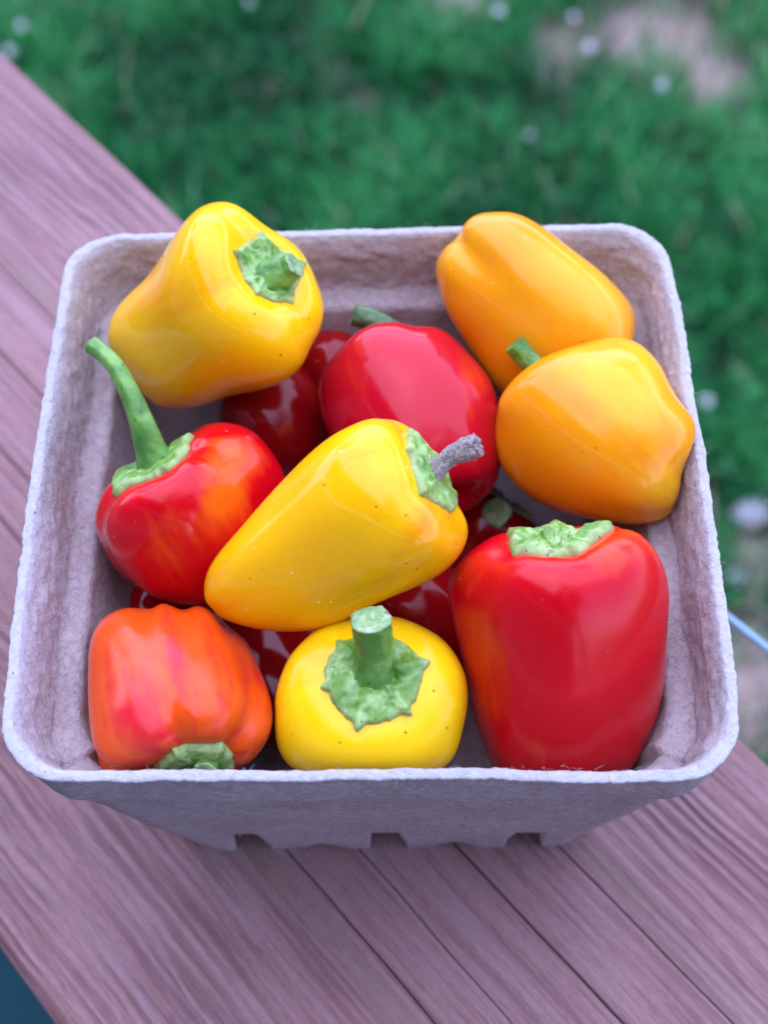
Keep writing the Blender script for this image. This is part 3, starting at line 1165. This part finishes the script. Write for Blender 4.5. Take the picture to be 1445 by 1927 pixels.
# --- upper right orange, long
pepper('long stemless orange pepper leaning in the back right corner, cleft end up', (1015, 570), -0.006, (1170, 700), -1, 235, 150, M2,
       'bell', 3, 0.14, 0.6,
       [(939, 397), (974, 401), (1009, 420), (1044, 444), (1097, 484), (1144, 522), (1179, 558), (1196, 590), (1195, 630), (1180, 680),
        (1140, 720), (1080, 745), (1020, 755), (975, 755), (939, 742), (904, 689), (875, 642), (846, 596), (825, 543), (819, 505),
        (834, 467), (859, 443), (866, 430), (880, 412), (905, 401)],
       ripe=[(1090, 540, 120, 0.9), (850, 480, 60, 0.6)], seed=8)

# --- right orange
pepper('plump orange pepper against the right wall of the carton, short green stem behind', (1120, 812), -0.006, (1000, 700), -1, 200, 175, M3,
       'round', 3, 0.06, 2.2,
       [(986, 695), (1021, 672), (1068, 654), (1109, 642), (1150, 634), (1185, 638), (1214, 654), (1243, 686), (1261, 724), (1284, 759),
        (1314, 786), (1327, 818), (1323, 850), (1296, 878), (1290, 893), (1287, 912), (1283, 938), (1261, 970), (1220, 986), (1179, 988),
        (1126, 981), (1068, 967), (1009, 943), (963, 905), (939, 870), (930, 830), (933, 794), (939, 753), (963, 716)],
       stem=dict(start=(1030, 712, 0), pts=[(995, 678, 6), (970, 648, 12)], r=[24, 22, 20, 21], cutmat=G_STEM),
       ripe=[(1190, 700, 110, 0.9), (1260, 930, 60, 0.8)], seed=6, wob=0.025)

# --- centre back red
pepper('crimson pepper in the middle of the back row, stem stub towards the back wall', (775, 780), -0.0125, (712, 650), -1, 195, 165, M4,
       'bell', 3, 0.09, 1.9,
       [(600, 713), (612, 689), (647, 648), (676, 622), (711, 606), (752, 606), (779, 614), (805, 613), (834, 619), (857, 637), (892, 675),
        (922, 713), (936, 755), (943, 800), (946, 850), (940, 895), (927, 918), (910, 941), (880, 961), (840, 968), (780, 950), (700, 900),
        (640, 850), (610, 800), (599, 755)],
       stem=dict(start=(740, 630, 0), pts=[(700, 602, 4), (668, 592, 8)], r=[26, 24, 21, 22], cutmat=G_DARK, mat=G_DARK),
       ripe=[(920, 700, 60, 0.3)], seed=11)

# --- left red with the long stem
pepper('cherry red pepper by the left wall with a long curved green stem', (350, 975), -0.011, (292, 868), 1, 172, 165, M6,
       'bell', 3, 0.17, 1.3,
       [(430, 794), (453, 800), (482, 815), (512, 850), (535, 890), (545, 940), (540, 1000), (520, 1060), (480, 1105), (430, 1132),
        (371, 1141), (335, 1138), (294, 1126), (253, 1103), (218, 1074), (194, 1032), (179, 991), (181, 962), (194, 926), (218, 898),
        (250, 884), (290, 872), (325, 850), (352, 818), (390, 796)],
       calyx=dict(r=98, points=5, rot=2.8, puff=1.6, rough=0.5),
       stem=dict(pts=[(272, 808, 34), (245, 740, 42), (212, 682, 34), (176, 650, 12)], r=[42, 28, 22, 19, 17, 16, 17], rough=0.3, cutmat=G_STEM),
       ripe=[(440, 870, 55, 0.9), (420, 945, 45, 0.8), (350, 1000, 60, 0.3)], seed=13)

# --- centre yellow
pepper('long yellow pepper lying across the middle on top, with a dry grey stem', (632, 1000), 0.004, (815, 893), 1, 252, 172, M5,
       'cone', 3, 0.06, 0.4,
       [(712, 786), (688, 788), (659, 799), (618, 821), (571, 862), (535, 900), (488, 950), (441, 1003), (406, 1044), (385, 1079),
        (384, 1115), (394, 1144), (424, 1168), (465, 1182), (524, 1191), (588, 1188), (629, 1179), (688, 1146), (747, 1121), (806, 1097),
        (847, 1068), (871, 1038), (881, 1003), (876, 974), (862, 948), (850, 918), (829, 868), (800, 830), (763, 799), (740, 789)],
       calyx=dict(r=88, points=6, rot=0.4, puff=1.5),
       stem=dict(pts=[(845, 862, 14), (872, 848, 24), (898, 838, 34)], r=[30, 17, 19, 22, 20], mat=DRY, cutmat=DRY, rough=1.8),
       ripe=[(815, 980, 70, 0.8), (740, 1090, 60, 0.5), (700, 800, 40, 0.4), (430, 1110, 60, 0.35)], seed=17)

# --- front left orange red
pepper('mottled orange red pepper in the front left corner, lobed end up', (340, 1305), -0.0135, (385, 1420), 1, 215, 172, M7,
       'bell', 5, 0.20, 0.25,
       [(288, 1138), (310, 1136), (333, 1144), (346, 1152), (366, 1139), (400, 1150), (432, 1180), (462, 1204), (484, 1248), (504, 1294),
        (514, 1338), (511, 1375), (492, 1412), (465, 1440), (430, 1462), (370, 1474), (300, 1476), (230, 1472), (198, 1460), (183, 1432),
        (172, 1388), (166, 1333), (165, 1270), (167, 1222), (174, 1192), (194, 1164), (222, 1147), (250, 1142), (268, 1147)],
       calyx=dict(r=84, points=5, rot=0.5, puff=2.0, rough=0.5),
       stem=dict(pts=[(388, 1434, 22), (386, 1450, 40)], r=[32, 22, 20, 20]),
       ripe=[(250, 1330, 70, 0.7), (280, 1400, 65, 0.7), (330, 1250, 70, 0.45), (420, 1300, 60, 0.25)], seed=19, gw=0.24, streaky=0.75, smooth=5)

# --- front middle yellow
pepper('squat lemon yellow pepper at the front with its thick green stem pointing up', (699, 1310), -0.0125, (702, 1262), 1, 150, 180, M8,
       'round', 4, 0.05, 0.6,
       [(518, 1338), (516, 1321), (524, 1283), (543, 1238), (571, 1205), (598, 1183), (632, 1169), (680, 1160), (731, 1159), (764, 1166),
        (809, 1186), (842, 1211), (870, 1255), (880, 1294), (879, 1333), (870, 1377), (859, 1416), (842, 1440), (800, 1462), (740, 1470),
        (660, 1470), (600, 1464), (549, 1446), (526, 1416), (516, 1377)],
       calyx=dict(r=100, points=6, rot=0.25, puff=1.6, rough=0.8),
       stem=dict(pts=[(703, 1225, 45), (697, 1168, 95)], r=[46, 34, 32, 35], rough=1.1),
       ripe=[(600, 1240, 70, 0.6), (860, 1300, 50, 0.6)], seed=23)

# --- front right red
pepper('big red bell shaped pepper in the front right corner with a stemless green calyx', (1048, 1225), -0.0115, (1030, 1013), 1, 285, 210, M9,
       'bell', 4, 0.11, 0.75,
       [(839, 1112), (841, 1092), (856, 1068), (877, 1044), (909, 1020), (942, 1003), (980, 996), (1030, 994), (1080, 990), (1120, 987),
        (1159, 988), (1193, 999), (1221, 1020), (1245, 1054), (1257, 1088), (1261, 1121), (1258, 1169), (1255, 1217), (1253, 1266),
        (1245, 1323), (1231, 1371), (1212, 1410), (1193, 1446), (1150, 1475), (1090, 1484), (1030, 1482), (970, 1478), (928, 1448),
        (909, 1410), (894, 1367), (882, 1309), (870, 1246), (858, 1198), (846, 1155)],
       calyx=dict(r=98, points=5, rot=1.0, puff=2.1, rough=1.5, sink=1.0),
       ripe=[(868, 1250, 45, 0.6), (895, 1330, 40, 0.45), (870, 1070, 40, 0.3), (1180, 1020, 70, 0.6)], seed=30, wob=0.02, smooth=12)

# --- reds in the gaps, their shade mixed into the skin colour
pepper('shade darkened red pepper in the gap between the large yellow and the long yellow pepper', (522, 795), -0.026, (470, 700), -1, 105, 100, MD,
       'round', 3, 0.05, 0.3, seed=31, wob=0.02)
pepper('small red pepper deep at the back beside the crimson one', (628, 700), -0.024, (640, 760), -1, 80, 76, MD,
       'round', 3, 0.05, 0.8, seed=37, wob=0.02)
pepper('shade darkened magenta red pepper under the long yellow one, left of the lemon pepper', (505, 1270), -0.038, (450, 1200), -1, 130, 115, MD,
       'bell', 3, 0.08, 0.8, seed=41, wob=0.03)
pepper('shade darkened red pepper under the long yellow one, right of the thick stem', (800, 1160), -0.034, (860, 1230), -1, 120, 105, MD,
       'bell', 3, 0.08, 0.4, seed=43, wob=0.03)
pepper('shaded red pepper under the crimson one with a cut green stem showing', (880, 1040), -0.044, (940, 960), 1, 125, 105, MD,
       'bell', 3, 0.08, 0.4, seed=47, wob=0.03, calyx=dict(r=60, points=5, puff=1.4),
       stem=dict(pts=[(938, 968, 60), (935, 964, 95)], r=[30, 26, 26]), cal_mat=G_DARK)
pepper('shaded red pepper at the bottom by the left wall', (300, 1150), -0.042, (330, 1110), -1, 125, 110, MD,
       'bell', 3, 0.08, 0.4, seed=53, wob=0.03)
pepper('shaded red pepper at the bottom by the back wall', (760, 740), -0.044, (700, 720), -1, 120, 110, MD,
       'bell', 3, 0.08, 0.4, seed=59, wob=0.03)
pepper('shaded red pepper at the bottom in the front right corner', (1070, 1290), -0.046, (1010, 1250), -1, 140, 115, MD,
       'bell', 3, 0.08, 0.4, seed=61, wob=0.03)

# ------------------------------------------------------------------ things on the lawn
STONE = mat_plain('pale_stone', (0.48, 0.49, 0.55), 0.8, 0.15, 40)
PETAL = mat_plain('clover_white', (0.85, 0.85, 0.88), 0.35, 0.05, 60)
CLST = mat_plain('clover_stalk', (0.06, 0.16, 0.05), 0.6, 0.2, 60)
CORD = mat_plain('blue_cord', (0.32, 0.50, 0.62), 0.4, 0.06, 300, 0.1)


def stone(u, v, r, label, seed):
    p = at_z(u, v, LAWN_Z + 0.012)
    R_ = r / FPX * np.linalg.norm(p - CAM)
    V = []
    n, m = 16, 24
    for i in range(n):
        for j in range(m):
            a, b = i / (n - 1) * math.pi, j / m * 2 * math.pi
            q = np.array([math.sin(a) * math.cos(b), math.sin(a) * math.sin(b) * 0.8, math.cos(a) * 0.6])
            V.append(p + q * R_ * (1 + 0.35 * nz(q, 1.4, seed)))
    o = mesh_obj('stone', V, grid_faces(n, m), STONE)
    tag(o, label, 'stone', 'pale stones in the grass')


stone(1414, 968, 36, 'larger pale stone in the grass right of the carton', 2)
stone(1385, 1092, 22, 'smaller lavender grey stone just below the larger pale stone', 5)

spots = [(470, 4, 'white clover head at the top edge above the large yellow pepper'),
         (40, 48, 'white clover head at the top left, just outside the rail'),
         (18, 96, 'white clover head touching the far corner of the rail top left'),
         (940, 20, 'white clover head left of the bare patch at the top'),
         (1080, 32, 'white clover head above the sandy patch, upper of two'),
         (1110, 88, 'brightest white clover head at the left of the sandy patch'),
         (1245, 160, 'white clover head just below the sandy patch'),
         (997, 253, 'faint white clover head above the long orange pepper'),
         (1330, 755, 'white clover head right of the carton by the plump orange pepper')]
for k, (u, v, lab) in enumerate(spots):
    g = at_z(u, v, LAWN_Z + 0.045)
    t = empty('clover_flower', (g[0], g[1], LAWN_Z))
    tag(t, lab, 'flower', 'white clover flowers in the lawn')
    rr = (0.0042, 0.005, 0.0055, 0.006, 0.0045, 0.0062, 0.005, 0.004, 0.005)[k]
    V, F = [], []
    for i in range(46):
        z_ = 1 - 1.7 * (i + .5) / 46
        a = i * 2.39996
        q = np.array([math.sqrt(max(0, 1 - z_ * z_)) * math.cos(a), math.sqrt(max(0, 1 - z_ * z_)) * math.sin(a), z_])
        e = np.cross(q, [0.2, 0.1, 1]); e /= np.linalg.norm(e)
        f_ = np.cross(q, e)
        o = len(V)
        b = g + q * rr * 0.45
        for (w1, h1) in ((0.08, 0), (0.16, 0.35), (0.02, 0.75)):
            for (x1, y1) in ((1, 0), (0, 1), (-1, 0), (0, -1)):
                V.append(b + (e * x1 + f_ * y1) * w1 * rr + q * h1 * rr)
        F.extend(grid_faces(3, 4, True, o))
        F.append((o + 8, o + 9, o + 10, o + 11))
    mesh_obj('flower_head', V, F, PETAL, t, smooth=False)
    V = []
    for i in range(4):
        for j in range(6):
            a = j / 6 * 6.283
            V.append(np.array([g[0] + 0.0007 * math.cos(a), g[1] + 0.0007 * math.sin(a), LAWN_Z + 0.0 + (0.045 - rr * .4) * i / 3]))
    mesh_obj('stalk', V, grid_faces(4, 6), CLST, t)

# pale blue cord hanging out from under the rail, right of the carton
cp = [at_depth(1060, 1118, 0.345), at_depth(1150, 1030, 0.355), at_depth(1260, 1077, 0.36), at_depth(1370, 1163, 0.37), at_depth(1450, 1226, 0.375),
      at_depth(1560, 1313, 0.39), at_depth(1650, 1400, 0.45), at_depth(1680, 1500, 0.8)]
pc = catmull(np.array(cp), 90)
V = []
Tn = np.gradient(pc, axis=0)
for i in range(90):
    t_ = Tn[i] / np.linalg.norm(Tn[i])
    a = np.cross(t_, [0, 0.1, 1]); a /= np.linalg.norm(a)
    b = np.cross(t_, a)
    for j in range(12):
        th = j / 12 * 6.283
        V.append(pc[i] + (a * math.cos(th) + b * math.sin(th)) * 0.00100)
cordo = mesh_obj('cord', V, grid_faces(90, 12), CORD)
tag(cordo, 'thin pale blue cord hanging beside the rail at the lower right', 'cord')
